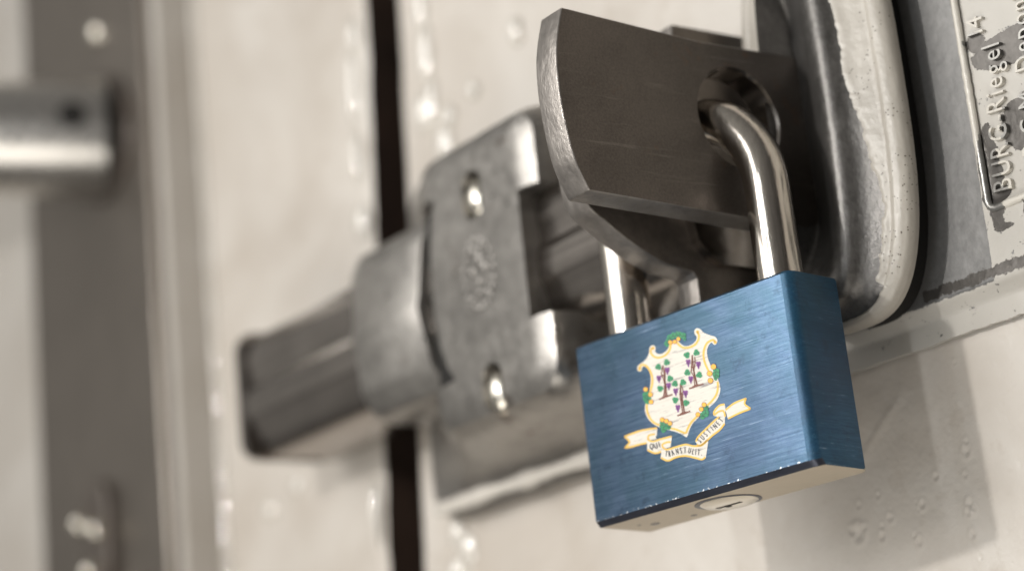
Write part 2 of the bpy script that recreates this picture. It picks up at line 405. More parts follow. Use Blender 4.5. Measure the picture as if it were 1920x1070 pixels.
# frame left of the slit
frame = thing('door_frame', 'cream painted door frame between the dark slit and the handle side', 'door frame', (-170, 42, -300))
xs = spaced([(-212, -150, 8), (-150, -134.5, 1.1)]); zs = spaced([(-400, 0, 20), (0, 190, 2.5), (190, 600, 30)])
def frame_pt(x, z):
    k_ = max(0, (x+150)/15.5)
    return (x+gapx(z)*k_+0.6*fbm(z*0.08, 7.7)*k_, 42+0.25*fbm(x*0.04, z*0.04, 5)+1.2*max(0, k_-0.75)**2*16, z)
grid_panel('panel', xs, zs, frame_pt, M['cream'], frame, sidemat=M['rust'])
for x, z, w_, h_ in ((-126.5, 139, 4, 18), (-124.5, 152, 4, 8), (-127, 120, 3, 12), (-127.5, 102.5, 5, 8), (-183.5, 40.8, 5, 4), (-132, 30, 3, 14), (-168, 44, 5, 4)):
    drip(frame, x-4, z, w_*1.25, h_*1.3, 42, 1.5, mat='run')
attach(frame)

# left leaf standing proud of the frame
leaf = thing('side_door', 'grey cream door leaf at the far left behind the lever handle', 'door', (-330, 29, -300))
mb = MB(); prof = [(-700, 29.3), (-213.2, 29.3), (-212.3, 29.8), (-212, 31), (-212, 41.2), (-212, 76), (-700, 76)]
rings = []
for i in range(61):
    z = -400+1000*i/60; rings.append([(x, y, z) for x, y in prof])
loft(mb, rings); o = mb.build('leaf', M['cream3'], leaf, smooth=40); normals_out(o)
mb = MB(); rings = []
for i in range(120):                     # bead of thick paint in the corner
    z = -100+340*i/119; r_ = 1.2+0.5*fbm(z*0.12, 2.2)
    rings.append([(-211.6+r_*math.cos(a), 41.9-r_*math.sin(a), z) for a in [math.pi*k_/9 for k_ in range(10)]])
vs = [p for r in rings for p in r]; fs = [(i*10+j, i*10+j+1, i*10+j+11, i*10+j+10) for i in range(119) for j in range(9)]
mb.add(vs, fs); mb.build('paint_bead', M['run'], leaf, smooth=60)
attach(leaf)

# lever handle on its long plate
hd = thing('door_handle', 'satin metal lever handle on a long grey plate at far left', 'door handle', (-256, 29, 0))
mb = MB()
rings = []
for y, ins in ((29.2, 0), (27.0, 0), (26.2, 0.8)):
    rings.append([(x, y, z) for x, z in rrect(-297+ins, -215.5-ins, -95+ins, 330-ins, 3)])
loft(mb, rings); o = mb.build('handle_plate', M['plate'], hd, smooth=35); normals_out(o)
def cyl(mb, cx, cz, prof, seg=48, mi=0, cap0=True, cap1=True, sx=1, sz=1):      # prof: (y, r) along Y
    loft(mb, [[(cx+r*sx*math.cos(2*math.pi*i/seg), y, cz+r*sz*math.sin(2*math.pi*i/seg)) for i in range(seg)] for y, r in prof], cap0, cap1, mi)
mb = MB(); cyl(mb, -243, 162, [(26.4, 19.6), (25.0, 19.6), (24.4, 19), (24.2, 17)]); o = mb.build('collar_ring', M['dark'], hd); normals_out(o)
mb = MB(); AX = Vector((-0.4223, -0.9056, 0.04)).normalized(); U1 = AX.cross(Vector((0, 0, 1))).normalized(); U2 = U1.cross(AX)
def along(t, r): c_ = Vector((-243, 24, 161.5))+AX*t; return [tuple(c_+U1*(r*math.cos(2*math.pi*i/64))+U2*(r*math.sin(2*math.pi*i/64))) for i in range(64)]
loft(mb, [along(t, r) for t, r in ((-3, 17.6), (0, 17.6), (12, 17.4), (30, 16.6), (60, 15.5), (100, 14.5), (112, 12), (115, 8))])
o = mb.build('lever', M['handle'], hd)
normals_out(o)
def dirmesh(name, P, N, prof, mat, parent, seg=24):
    q = Vector(N).normalized().to_track_quat('Z', 'Y').to_matrix(); mb = MB()
    loft(mb, [[tuple(Vector(P)+q@Vector((r*math.cos(2*math.pi*i/seg), r*math.sin(2*math.pi*i/seg), h_))) for i in range(seg)] for h_, r in prof])
    o = mb.build(name, mat, parent); normals_out(o); return o
dirmesh('set_screw', (-229.98, 10.60, 162.87), (0.906, -0.420, 0.063), [(-1, 3.9), (0.4, 3.9), (0.5, 3.6)], M['black'], hd)
for x, z in ((-243.8, 196), (-243.8, 15)):
    mb = MB(); cyl(mb, x, z, [(26.3, 4.0)]+[(26.0-2.2*math.sin(a), 3.8*math.cos(a)+.02) for a in [math.pi/2*q/7 for q in range(8)]], 24); o = mb.build('screw', M['nickel'], hd); normals_out(o)
mb = MB()
prof = rrect(-262, -246, 30, 62, 7.9)
rings = [[(x, 26.4, z) for x, z in prof], [(x, 23.5, z) for x, z in prof], [(-254+(x+254)*.9, 22.9, 46+(z-46)*.95) for x, z in prof]]
loft(mb, rings); o = mb.build('lock_cylinder', M['dark'], hd); normals_out(o)
for x, z in ((-260.5, 50.5), (-250.0, 47.0), (-255, 36)):  # shiny domes added to catch the bright glints on the cylinder
    mb = MB(); cyl(mb, x, z, [(24.2, 3.0)]+[(22.0-3.0*math.sin(a), 3.0*math.cos(a)+.02) for a in [math.pi/2*q/7 for q in range(8)]], 24); o = mb.build('glint_dome', M['nickel'], hd); normals_out(o)
attach(hd)

# =================================================================== LOCKING BAR (left half with its hasp lug)
bar = thing('locking_bar', 'brownish steel crossbar running sideways through the blurred bracket', 'security bar', (-70, 30, 45))
prof = [(38, 45), (20.5, 45), (17.5, 46.4), (15.2, 49.2), (14.4, 53), (13.4, 54.4), (13.2, 59.5), (13.6, 60.8), (14.4, 62), (14.5, 65.5), (14.0, 67.4), (14.2, 71), (15.6, 74), (20, 76), (38, 76)]
mb = MB(); rings = []
def barring(x, s_, dz=0): return [(x, 26+(y-26)*s_, 60.5+(z-60.5)*s_) for y, z in prof]
for x, s_ in ((-147, 1), (20, 1)): rings.append(barring(x, s_))
loft(mb, rings); o = mb.build('bar_profile', M['bar'], bar, smooth=28); normals_out(o)
mb = MB(); ec = rrect(13.0, 38, 44.6, 76.4, 4.5, 5)      # rounded end cap
loft(mb, [[(x, 25.5+(y-25.5)*s_, 60.5+(z-60.5)*s_) for y, z in ec] for x, s_ in ((-151.5, 0.72), (-151.0, 0.88), (-149.8, 0.97), (-148.6, 1), (-146.5, 1))])
o = mb.build('end_cap', M['bar'], bar, smooth=40); normals_out(o)
mb = MB()    # sleeve hugging the bar where it enters the bracket
cs = [(38, 40.5), (20, 40.5), (15, 42), (12.0, 47), (11.4, 56), (10.6, 60), (11.4, 63), (11.8, 74), (14, 79), (20, 81.5), (38, 81.5)]
rings = []
for x, s_ in ((-93, 0.94), (-92, 0.99), (-90, 1), (-66, 1)): rings.append([(x+(0 if x < -70 else 0.5+4.0*((z-60)/20)**2), 28+(y-28)*s_, 62+(z-62)*s_) for y, z in cs])
loft(mb, rings); o = mb.build('sleeve', M['steel_light'], bar, smooth=25, bevel=(1.2, 2, 40)); normals_out(o)
# hasp lug on the bar (further from the camera)
def plate(outline, x0, x1, hole, mats, parent, bev=0.4):
    """a plate lying in a plane X = const, outline in (Y, Z), round hole (cy, cz, r)"""
    mb = MB(); loft(mb, [[(x, y, z) for y, z in outline] for x in (x0, x1)])
    o = mb.build('hasp_plate', mats, parent, None, bevel=(bev, 3, 60)); normals_out(o)
    mb = MB(); cy, cz, r = hole
    loft(mb, [[(x, cy+rr_*math.cos(2*math.pi*i/72), cz+rr_*math.sin(2*math.pi*i/72)) for i in range(72)] for x, rr_ in ((x0-2, r+2), (x0, r+.3), (x0+.5, r), (x1-.5, r), (x1, r+.3), (x1+2, r+2.3))])
    q = mb.build('cut', mats[0]); normals_out(q); boolean(o, [q])
    while len(o.data.materials) < 3: o.data.materials.append(mats[len(o.data.materials)])
    for k_ in range(3): o.data.materials[k_] = mats[k_]
    for p in o.data.polygons:
        c_ = p.center/S; d = math.hypot(c_.y-cy, c_.z-cz)
        p.material_index = 0 if abs(p.normal.x) > 0.9 else (2 if d < r+0.6 else 1)
    o.data.set_sharp_from_angle(angle=math.radians(20))
    return o
def catmull(pts, sub=6):
    o_ = []
    for i in range(len(pts)-1):
        p0 = pts[max(i-1, 0)]; p1 = pts[i]; p2 = pts[i+1]; p3 = pts[min(i+2, len(pts)-1)]
        for k_ in range(sub):
            t = k_/sub
            o_.append(tuple(0.5*((2*p1[d])+(-p0[d]+p2[d])*t+(2*p0[d]-5*p1[d]+4*p2[d]-p3[d])*t*t+(-p0[d]+3*p1[d]-3*p2[d]+p3[d])*t**3) for d in (0, 1)))
    return o_+[pts[-1]]
low = catmull([(-9, 72), (-9.6, 62), (-8.4, 54.3), (-4.0, 50.8), (0.8, 47.8), (7.2, 44.9), (12, 43.9)], 6)
out2 = [(38, 92.8), (17, 92.4), (16, 86), (-6, 83)] + low + [(14.6, 43.4), (15.3, 42.4), (15.3, 24), (38, 24)]
plate(out2, 12.2, 18, (12, 64.5, 10.2), [M['dark2'], M['edge'], M['dark2']], bar)
attach(bar)

# =================================================================== BAR BRACKET
br = thing('bar_bracket', 'rounded grey metal bracket with embossed crest holding the bar beside the slit', 'bracket', (-50, 42, 20))
mb = MB(); rings = []
def rr(x0, x1, z0, z1, r, y): return [(x, y, z) for x, z in rrect(x0, x1, z0, z1, r, 7)]
for x0, x1, z0, z1, r, y in ((-104, -12, 21, 102, 8, 42.5), (-104, -12, 21, 102, 8, 38), (-103, -13, 22, 101, 7, 36.6), (-96, -16, 25, 98, 7, 35), (-84, -18, 28, 94, 7, 30), (-68, -18.5, 29.5, 91.5, 6, 17), (-64, -19, 30.3, 90.5, 6, 13.5), (-61.5, -20, 31.5, 89.3, 6, 11.2), (-58, -22.5, 34, 87, 5, 10.1), (-55, -26, 38, 84, 4, 10)):
    rings.append(rr(x0, x1, z0, z1, r, y))
loft(mb, rings); case = mb.build('case', M['steel_light'], br, smooth=35); normals_out(case)
cut = []
for x, z in ((-40.8, 77), (-40, 36)):
    mb = MB(); loft(mb, [[(px, y, pz) for px, pz in rrect(x-3.4*s_, x+3.4*s_, z-5.2*s_, z+5.2*s_, 3.3*s_)] for y, s_ in ((16, .8), (9, 1.05))]); q = mb.build('cut', M['steel_light']); normals_out(q); cut.append(q)
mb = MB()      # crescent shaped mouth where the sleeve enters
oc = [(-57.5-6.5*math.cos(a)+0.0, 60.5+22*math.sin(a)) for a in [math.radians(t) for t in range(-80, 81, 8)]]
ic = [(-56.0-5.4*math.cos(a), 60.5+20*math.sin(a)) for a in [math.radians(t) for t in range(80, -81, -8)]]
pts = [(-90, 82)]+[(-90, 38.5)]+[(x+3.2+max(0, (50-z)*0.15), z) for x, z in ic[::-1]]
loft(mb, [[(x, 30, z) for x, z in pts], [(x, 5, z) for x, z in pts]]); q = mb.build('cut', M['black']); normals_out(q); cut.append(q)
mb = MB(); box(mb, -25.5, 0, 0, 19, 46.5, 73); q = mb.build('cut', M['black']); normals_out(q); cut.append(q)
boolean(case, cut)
mb = MB()      # black box standing in for the shade inside the mouth
box(mb, -62, -50, 12.6, 29, 41, 79); mb.build('mouth_shade_box', M['black'], br, None)
for x, z in ((-40.8, 76.2), (-40, 35.2)):
    mb = MB(); cyl(mb, x, z, [(15.8, 3.1)]+[(12.0-2.6*math.sin(a), 3.1*math.cos(a)+.02) for a in [math.pi/2*q/7 for q in range(8)]], 24, sz=1.45); o = mb.build('screw', M['nickel'], br); normals_out(o)
mb = MB()      # embossed crest: ring of small raised leaves with a tree like centre
for i in range(22):
    a = 2*math.pi*i/22; cx, cz = -41.3+5.2*math.cos(a), 60.2+7.2*math.sin(a)
    cyl(mb, cx, cz, [(10.1, 0.9), (9.75, 0.75), (9.6, 0.3)], 8, cap0=False)
for x, z, r in ((-41.3, 63.5, 2.2), (-43.4, 61, 1.4), (-39.2, 61.2, 1.4), (-41.3, 58.4, 1.1), (-41.3, 56.2, 0.9), (-44, 55.4, .8), (-38.6, 55.6, .8), (-42.4, 65.5, 1.0), (-40.0, 65.6, 1.0)):
    cyl(mb, x, z, [(10.1, r), (9.7, r*.85), (9.5, r*.3)], 12, cap0=False)
o = mb.build('crest', M['steel_light'], br); normals_out(o)
mb = MB()      # cream paint gathered along the lower flange
rings = []
for i in range(60):
    x = -100+84*i/59; r_ = 1.0+0.5*fbm(x*0.15, 3.3)
    rings.append([(x, 35.2-1.2*r_*math.sin(a)-0.10*0, 23.5-1.6*r_*math.cos(a)) for a in [math.pi*k_/9 for k_ in range(10)]])
vs = [p for r in rings for p in r]; fs = [(i*10+j, i*10+j+1, i*10+j+11, i*10+j+10) for i in range(59) for j in range(9)]
mb.add(vs, fs); mb.build('paint_bead', M['run'], br, smooth=60)
attach(br)

# =================================================================== LOCK HOUSING
lh = thing('lock_housing', 'oval grey metal lock housing with chipped cream rim and lettered back plate', 'lock', (45, 42, 28))
# outline of the flange in the XZ plane
def housing_outline(n_=128):
    pts = []
    cx, cz, a_, b_ = 40.0, 69.5, 18.4, 41.4
    for i in range(n_):
        t = 2*math.pi*i/n_; p = 2.0/3.0
        c_, s_ = math.cos(t), math.sin(t)
        x = cx+a_*math.copysign(abs(c_)**(p), c_); z = cz+b_*math.copysign(abs(s_)**(p), s_)
        pts.append((x, z))
    # resample evenly
    L = [0]
    for i in range(n_): L.append(L[-1]+math.dist(pts[i], pts[(i+1) % n_]))
    o_ = []
    for k_ in range(n_):
        d = L[-1]*k_/n_; i = max(j for j in range(n_) if L[j] <= d+1e-9); t = (d-L[i])/(L[i+1]-L[i]+1e-12)
        a, b2 = pts[i], pts[(i+1) % n_]; o_.append((a[0]+(b2[0]-a[0])*t, a[1]+(b2[1]-a[1])*t))
    return o_
HO = housing_outline(160)
def inset(s_):
    n_ = len(HO); o_ = []
    cx, cz, a_, b_ = 40.0, 69.5, 18.4, 41.4
    fx, fz = (a_-s_)/a_, (b_-0.45*s_)/b_
    return [(cx+(x-cx)*fx, cz+(z-cz)*fz) for x, z in HO]
PROF = [(3.6, 38.5), (3.5, 33.6), (0.4, 33.0), (0.0, 31.6), (0.35, 30.4), (1.3, 29.7), (2.6, 29.3), (3.4, 29.5), (5, 28.9), (7.0, 28.2), (8.6, 27.4), (9.5, 26.6), (10.1, 25.8)]
DISH = [(0.04, 25.3), (0.09, 24.9), (0.15, 24.8), (0.23, 25.2), (0.33, 26.0), (0.45, 27.3), (0.58, 28.9), (0.72, 30.6), (0.86, 32.0), (1.0, 33.0)]
mb = MB(); rings = [[(x, y, z) for x, z in inset(s_)] for s_, y in PROF]; last = inset(10.1)
for t, y in DISH: rings.append([(x*(1-t*0.97)+32.5*t*0.97, y, z*(1-.5*t)+69.5*.5*t) for x, z in last])
loft(mb, rings, cap0=False, cap1=True)
o = mb.build('housing_shell', M['steel'], lh, smooth=60); normals_out(o)
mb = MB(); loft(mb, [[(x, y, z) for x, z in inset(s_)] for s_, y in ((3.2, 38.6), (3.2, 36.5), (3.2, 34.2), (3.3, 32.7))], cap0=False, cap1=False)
o = mb.build('flange_shade_ring', M['black'], lh, smooth=60); normals_out(o)  # black ring added under the flange in place of its deep shade
# thick brushed-on paint round the flange: a real layer 0.15 mm proud with a torn inner edge
def prof_at(t):      # continuous profile parameter
    i = min(int(t), len(PROF)-2); f_ = t-i; a, b_ = PROF[i], PROF[i+1]
    p = (a[0]+(b_[0]-a[0])*f_, a[1]+(b_[1]-a[1])*f_)
    dx, dy = b_[0]-a[0], b_[1]-a[1]; l_ = math.hypot(dx, dy)
    return p, (dy/l_, -dx/l_)
mb = MB(); vs = []; fs = []; NJ = 22; NI = len(HO)*4
HOf = HO
def ho_at(u):
    i = int(u) % len(HO); f_ = u-int(u); a, b_ = HO[i], HO[(i+1) % len(HO)]
    return (a[0]+(b_[0]-a[0])*f_, a[1]+(b_[1]-a[1])*f_)
for i in range(NI):
    hx, hz = ho_at(i/4.0)
    tor = 10.3-2.3*min(1, max(0, (72-hz)/26))+0.55*fbm(hx*0.12, hz*0.12, 1.0)+0.28*fbm(hx*0.5, hz*0.5, 5)+0.10*fbm(hx*1.3, hz*1.3, 8)
    if hz < 32: tor -= 1.2
    for j in range(NJ):
        t = 2.0+(tor-2.0)*j/(NJ-1); (s_, y), (nx_, ny_) = prof_at(t)
        th = 0.22 if j < NJ-1 else 0.0
        th += 0.05*fbm(hx*0.5, hz*0.5, t)
        s2 = s_-abs(0)*0 + (-th*abs(nx_)*1.0); y2 = y-th*abs(ny_)
        cx, cz = 40.0, 69.5
        vs.append((cx+(hx-cx)*(18.4-s2)/18.4, y2, cz+(hz-cz)*(41.4-0.45*s2)/41.4))
for i in range(NI):
    for j in range(NJ-1):
        a = i*NJ+j; b_ = ((i+1) % NI)*NJ+j; fs.append((a, a+1, b_+1, b_))
mb.add(vs, fs)
def mat_rimpaint():
    mt, n, b = new_mat('pitted_rim_paint')
    v = coords(n); vo = nd(n, 'ShaderNodeTexVoronoi'); vo.inputs['Scale'].default_value = 1350; n.links.new(v, vo.inputs['Vector'])
    msk = math_(n, 'GREATER_THAN', noise(n, v, 110, 3), 0.53)
    pit = math_(n, 'MULTIPLY', math_(n, 'LESS_THAN', vo.outputs['Distance'], 0.19), msk)
    c = mixc(n, pit, mixc(n, noise(n, v, 80, 4, 0.6), (0.54, 0.505, 0.45), (0.36, 0.335, 0.295)), (0.13, 0.11, 0.09))
    n.links.new(c, b.inputs['Base Color']); b.inputs['Roughness'].default_value = 0.36
    h = math_(n, 'ADD', math_(n, 'MULTIPLY', pit, -1.0), math_(n, 'MULTIPLY', noise(n, v, 300, 4, 0.6), 1.0))
    bump(n, b, h, 0.7, 0.0003); return mt
M['rim'] = mat_rimpaint()
o = mb.build('painted_rim', M['rim'], lh, smooth=60)
# hasp plate nearest the camera
left = catmull([(-21.4, 83.2), (-23.4, 76), (-23.9, 69), (-23.4, 62), (-22.2, 55.5), (-19.8, 50.3)], 8)
out1 = [(35.5, 82.4), (31.5, 82.4)] + [(10, 81.8)] + left + [(15, 49.2), (35.5, 48.6)]
plate(out1, 27.0, 33.0, (16.6, 68.1, 9.5), [M['dark'], M['edge'], M['bar']], lh)
# back plate, raised border and cast lettering
xs_ = spaced([(16, 60, 2.0), (60, 95, 0.5), (95, 118, 2)]); zs_ = spaced([(23.7, 30, 0.4), (30, 80, 0.6), (80, 125, 3)])
def bp_pt(x, z):
    y = 38.2+0.06*fbm(x*0.15, z*0.15)
    if x > 67.2 and z > 42.8: y += 0.55*min(1, (x-67.2)/0.8)*min(1, (z-42.8)/0.8)
    if z < 29.8: y += 2.2*min(1, (29.8-z)/2.2)**0.8             # cream step below the casting
    zz = z
    if z < 25.5: zz = z+0.25*fbm(x*0.8, 3.0)*(25.5-z)/1.8
    return (x, y, zz)
grid_panel('back_plate', xs_, zs_, bp_pt, M['backplate'], lh, thick=0.9)
mb = MB()
def ridge(pts, r_):
    ring = []
    for k_, (x, z) in enumerate(pts):
        d = Vector((pts[min(k_+1, len(pts)-1)][0]-pts[max(k_-1, 0)][0], pts[min(k_+1, len(pts)-1)][1]-pts[max(k_-1, 0)][1])).normalized()
        rr_ = r_*(1+0.18*fbm(x*0.8, z*0.8)); ring.append([(x-d.y*rr_*math.cos(a), 38.3-rr_*0.95*math.sin(a), z+d.x*rr_*math.cos(a)) for a in [math.pi*q/8 for q in range(9)]])
    vs = [p for r in ring for p in r]; fs = [(i*9+j, i*9+j+1, i*9+j+10, i*9+j+9) for i in range(len(ring)-1) for j in range(8)]
    mb.add(vs, fs)
ridge([(67.4, 110-i*0.8) for i in range(84)]+[(67.7, 42.6), (68.3, 42.2)]+[(69+i*0.8, 42.0) for i in range(50)], 0.75)
o = mb.build('raised_border', M['letters'], lh, smooth=60)
mb = MB()
def cast_text(txt, x0, z0, size, lean, gap=1.0):
    dx, dz = math.sin(lean), math.cos(lean); cur = 0
    for ch in txt:
        if ch == ' ': cur += 0.35*size; continue
        vs, fs, wd = glyph(ch)
        # outline grown into raised strokes: a flat top, with walls down to the plate
        def P(u, v_, y): t = cur+u*size*gap; h_ = v_*size; return (x0+dx*t-dz*h_, y, z0+dz*t+dx*h_)
        top = [P(u, v_, 37.95) for u, v_ in vs]; mb.add(top, fs)
        cnt = {}
        for f in fs:
            for a, b_ in zip(f, f[1:]+f[:1]): cnt[(a, b_)] = 1
        for (a, b_) in list(cnt):
            if (b_, a) not in cnt: mb.add([P(*vs[a], 37.95), P(*vs[b_], 37.95), P(*vs[b_], 38.8), P(*vs[a], 38.8)], [(0, 1, 2, 3)])
        cur += (wd*gap+0.13)*size
cast_text('BURG-Riegel', 73.1, 44.2, 5.8, 0.10, 0.70)
cast_text('D.B.G.M. Deponi', 79.8, 43.8, 5.6, 0.10, 0.70)
cast_text('14', 72.6, 72.6, 5.2, 0.10, 0.8)
o = mb.build('lettering', M['letters'], lh, smooth=25, bevel=None); normals_out(o)
attach(lh)

# =================================================================== PADLOCK
RP = Matrix(((0.98854256, -0.14886971, -0.0249282), (0.14918514, 0.9887447, 0.01130139), (0.02296519, -0.01489083, 0.99962536)))
pad = thing('padlock', 'blue brushed metal padlock printed with a vine shield and scrolled ribbon', 'padlock')
pad.matrix_world = RP.to_4x4()
H_, D_ = 33.45, 14.17
mb = MB()
prof = [(0.95, 0.0), (0, 1.05), (0, H_-0.45), (0.45, H_), (D_-0.4, H_+0.15), (D_, H_-0.2), (D_, 0.3), (D_-0.3, 0)]
pm = [1, 0, 0, 0, 0, 0, 2, 2]          # face strip i: between profile point i and i+1
mats_i = [3, 0, 0, 0, 0, 0, 2, 2]
def endring(x, s_): return [(x, D_/2+(y-D_/2)*s_[0], H_/2+(z-H_/2)*s_[1]) for y, z in prof]
stations = [(0, (0.93, .985)), (0.25, (0.98, .996)), (0.6, (1, 1)), (48.3, (1, 1)), (49.0, (0.985, 1)), (49.6, (0.94, .998)), (50.0, (0.86, .992)), (50.25, (0.80, 0.99))]
rings = [endring(x, s_) for x, s_ in stations]
n_ = len(prof); vs = [p for r in rings for p in r]
for i in range(len(rings)-1):
    for j in range(n_):
        a = i*n_+j; b_ = i*n_+(j+1) % n_
        q = [vs[a], vs[b_], vs[b_+n_], vs[a+n_]]
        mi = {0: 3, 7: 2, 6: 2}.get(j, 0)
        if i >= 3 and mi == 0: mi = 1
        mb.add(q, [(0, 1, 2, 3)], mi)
mb.add(rings[0], [tuple(range(n_))], 1)
mb.add(rings[-1], [tuple(range(n_))], 1)
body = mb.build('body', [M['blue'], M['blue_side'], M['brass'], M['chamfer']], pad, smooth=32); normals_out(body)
# shackle
mb = MB(); R_ = 17.5; cx, zc, yc = 25.6, 51.6, 7.1; path = []
for i in range(8): path.append((cx+R_, 29+(zc-29)*i/8, 0, 1))
for i in range(49): a = math.pi*i/48; path.append((cx+R_*math.cos(a), zc+R_*math.sin(a)*1.0, a, 1))
for i in range(1, 9): path.append((cx-R_, zc-(zc-29)*i/8, math.pi, 1))
rings = []
for x, z, a, _ in path:
    rings.append([(x+4.08*math.cos(t)*math.cos(a), yc+4.08*math.sin(t), z+4.08*math.cos(t)*math.sin(a)) for t in [2*math.pi*k_/40 for k_ in range(40)]])
loft(mb, rings); sh = mb.build('shackle', M['chrome'], pad, smooth=60); normals_out(sh)
# key cylinder in the base
mb = MB(); seg = 48
def discz(mb, cx, cy, prof_, mi=0, sx=1, sy=1): loft(mb, [[(cx+r*sx*math.cos(2*math.pi*i/seg), cy+r*sy*math.sin(2*math.pi*i/seg), z) for i in range(seg)] for z, r in prof_], mi=mi)
discz(mb, 24.4, 7.9, [(0.6, 5.9), (-0.05, 5.9), (-0.12, 5.6)])
ring_ = mb.build('cylinder_rim', M['chamfer'], pad); normals_out(ring_)
mb = MB(); discz(mb, 24.6, 7.9, [(0.5, 5.1), (-0.15, 5.1), (-0.55, 4.4), (-0.62, 2.0)])
lc = mb.build('lock_cylinder', M['nickel'], pad); normals_out(lc)
mb = MB(); box(mb, 21.8, 27.2, 7.5, 8.3, -0.66, -0.3); box(mb, 23.2, 24.2, 8.2, 9.2, -0.67, -0.3); kh = mb.build('keyhole', M['black'], lc, None)
mb = MB(); discz(mb, 6.4, 8.9, [(0.2, 0.75), (-0.04, 0.75)], sx=1.3); discz(mb, 14.2, 10.6, [(0.2, 0.45), (-0.04, 0.45)], sx=1.5); discz(mb, 4.6, 6.6, [(0.2, 0.3), (-0.04, 0.3)], sx=1.5)
o = mb.build('drill_marks', M['chamfer'], pad); normals_out(o)

# ---- the printed arms, drawn flat on the face. E() turns drawing units into face millimetres
HM = (0.03379167603689178, -0.003947519605041964, 10.247337357560903, -0.007048070503317114, -0.024625772547885075, 35.76709963887028, 6.59153413254009e-05, 1.2453514129265004e-05)
def E(u, v_, lay):
    d = HM[6]*u+HM[7]*v_+1; return ((HM[0]*u+HM[1]*v_+HM[2])/d, -0.02-0.02*lay, (HM[3]*u+HM[4]*v_+HM[5])/d)
def fill(mb, pts, lay, mi=0): mb.poly([E(u, v_, lay) for u, v_ in pts], mi)
def stroke(mb, pts, w_, lay, mi=0, closed=False):
    n_ = len(pts); L = []; R2 = []
    for i in range(n_):
        a = pts[(i-1) % n_] if closed else pts[max(i-1, 0)]; b_ = pts[(i+1) % n_] if closed else pts[min(i+1, n_-1)]
        d = Vector((b_[0]-a[0], b_[1]-a[1])); d = d.normalized() if d.length > 0 else Vector((1, 0)); nx_, ny_ = -d.y*w_/2, d.x*w_/2
        L.append(E(pts[i][0]+nx_, pts[i][1]+ny_, lay)); R2.append(E(pts[i][0]-nx_, pts[i][1]-ny_, lay))
    vs = L+R2; k_ = n_ if closed else n_-1
    mb.add(vs, [(i, (i+1) % n_, n_+(i+1) % n_, n_+i) for i in range(k_)], mi)
def disc(mb, u, v_, r, lay, mi=0, sx=1.0, sy=1.0, rot=0.0, n_=16):
    c_, s_ = math.cos(rot), math.sin(rot); pts = []
    for i in range(n_):
        a = 2*math.pi*i/n_; x, y = r*sx*math.cos(a), r*sy*math.sin(a); pts.append(E(u+x*c_-y*s_, v_+x*s_+y*c_, lay))
    mb.add(pts, [tuple(range(n_))], mi)
def smoothc(pts, sub=4):
    n_ = len(pts); o_ = []
    for i in range(n_):
        p0, p1, p2, p3 = pts[(i-1) % n_], pts[i], pts[(i+1) % n_], pts[(i+2) % n_]
        for k_ in range(sub):
            t = k_/sub; o_.append(tuple(0.5*((2*p1[d])+(-p0[d]+p2[d])*t+(2*p0[d]-5*p1[d]+4*p2[d]-p3[d])*t*t+(-p0[d]+3*p1[d]-3*p2[d]+p3[d])*t**3) for d in (0, 1)))
    return o_
TL = [(178, 362), (170, 343), (183, 320), (213, 300), (243, 266), (256, 232), (259, 205), (267, 186), (285, 179), (301, 190), (303, 210), (300, 224), (318, 240), (350, 240), (383, 216), (398, 190), (402, 162), (418, 148), (440, 142), (464, 148), (482, 166), (508, 184), (538, 183), (572, 167), (594, 142), (598, 118), (584, 100), (581, 78), (592, 60), (610, 58), (628, 68), (650, 90), (690, 106), (728, 118), (744, 136), (744, 160), (731, 176), (715, 170), (706, 160), (690, 172), (675, 200), (672, 240), (684, 290), (705, 335), (735, 385), (757, 440), (768, 492), (756, 545), (730, 585), (692, 620), (650, 655), (606, 702), (568, 742), (546, 785), (528, 836), (500, 822), (460, 803), (410, 789), (360, 776), (308, 756), (262, 720), (233, 672), (227, 622), (240, 570), (256, 518), (265, 470), (269, 420), (262, 375), (247, 345), (222, 330), (208, 338), (205, 356), (192, 368)]
SH = smoothc(TL, 3)
mb = MB(); fill(mb, SH, 0); mb.build('shield', M['p_white'], body, None)
def offset(pts, d):
    n_ = len(pts); o_ = []
    for i in range(n_):
        a, b_ = pts[(i-2) % n_], pts[(i+2) % n_]; t = Vector((b_[0]-a[0], b_[1]-a[1])); t = t.normalized() if t.length else Vector((1, 0)); o_.append((pts[i][0]-t.y*d, pts[i][1]+t.x*d))
    return o_
mb = MB()
# gold lines: four open strokes between the scrolled horns
G = [[(285, 197), (274, 205), (268, 225), (280, 250), (305, 266), (340, 266), (378, 247), (404, 212), (412, 176), (428, 160), (455, 158), (472, 178), (500, 196), (540, 196), (582, 178), (608, 145), (614, 112), (604, 84)],
     [(728, 158), (722, 143), (700, 146), (672, 165), (653, 205), (647, 250), (655, 300), (672, 340), (695, 385)],
     [(190, 350), (192, 332), (212, 318), (240, 330), (262, 358), (278, 400), (281, 440), (272, 490), (258, 540)],
     [(748, 440), (750, 480), (742, 525), (722, 560), (690, 595), (660, 618)],
     [(600, 690), (562, 728), (538, 768), (520, 806), (490, 798), (450, 782), (412, 774)],
     [(345, 755), (300, 738), (266, 705), (246, 660), (240, 615), (248, 590)]]
for g_ in G: stroke(mb, catmull(g_, 5), 15, 1)
for u, v_ in ((604, 84), (730, 158), (286, 200), (189, 350)): disc(mb, u, v_, 12, 1)
mb.build('shield_border', M['p_gold'], body, None)
def leafc(mb, u, v_, r, lay, mi, rot=0.0):
    for k_ in range(3):
        a = rot+2.09*k_; disc(mb, u+r*0.5*math.cos(a), v_+r*0.55*math.sin(a), r*0.62, lay+0.2*k_, mi, 1.0, 1.15, a)
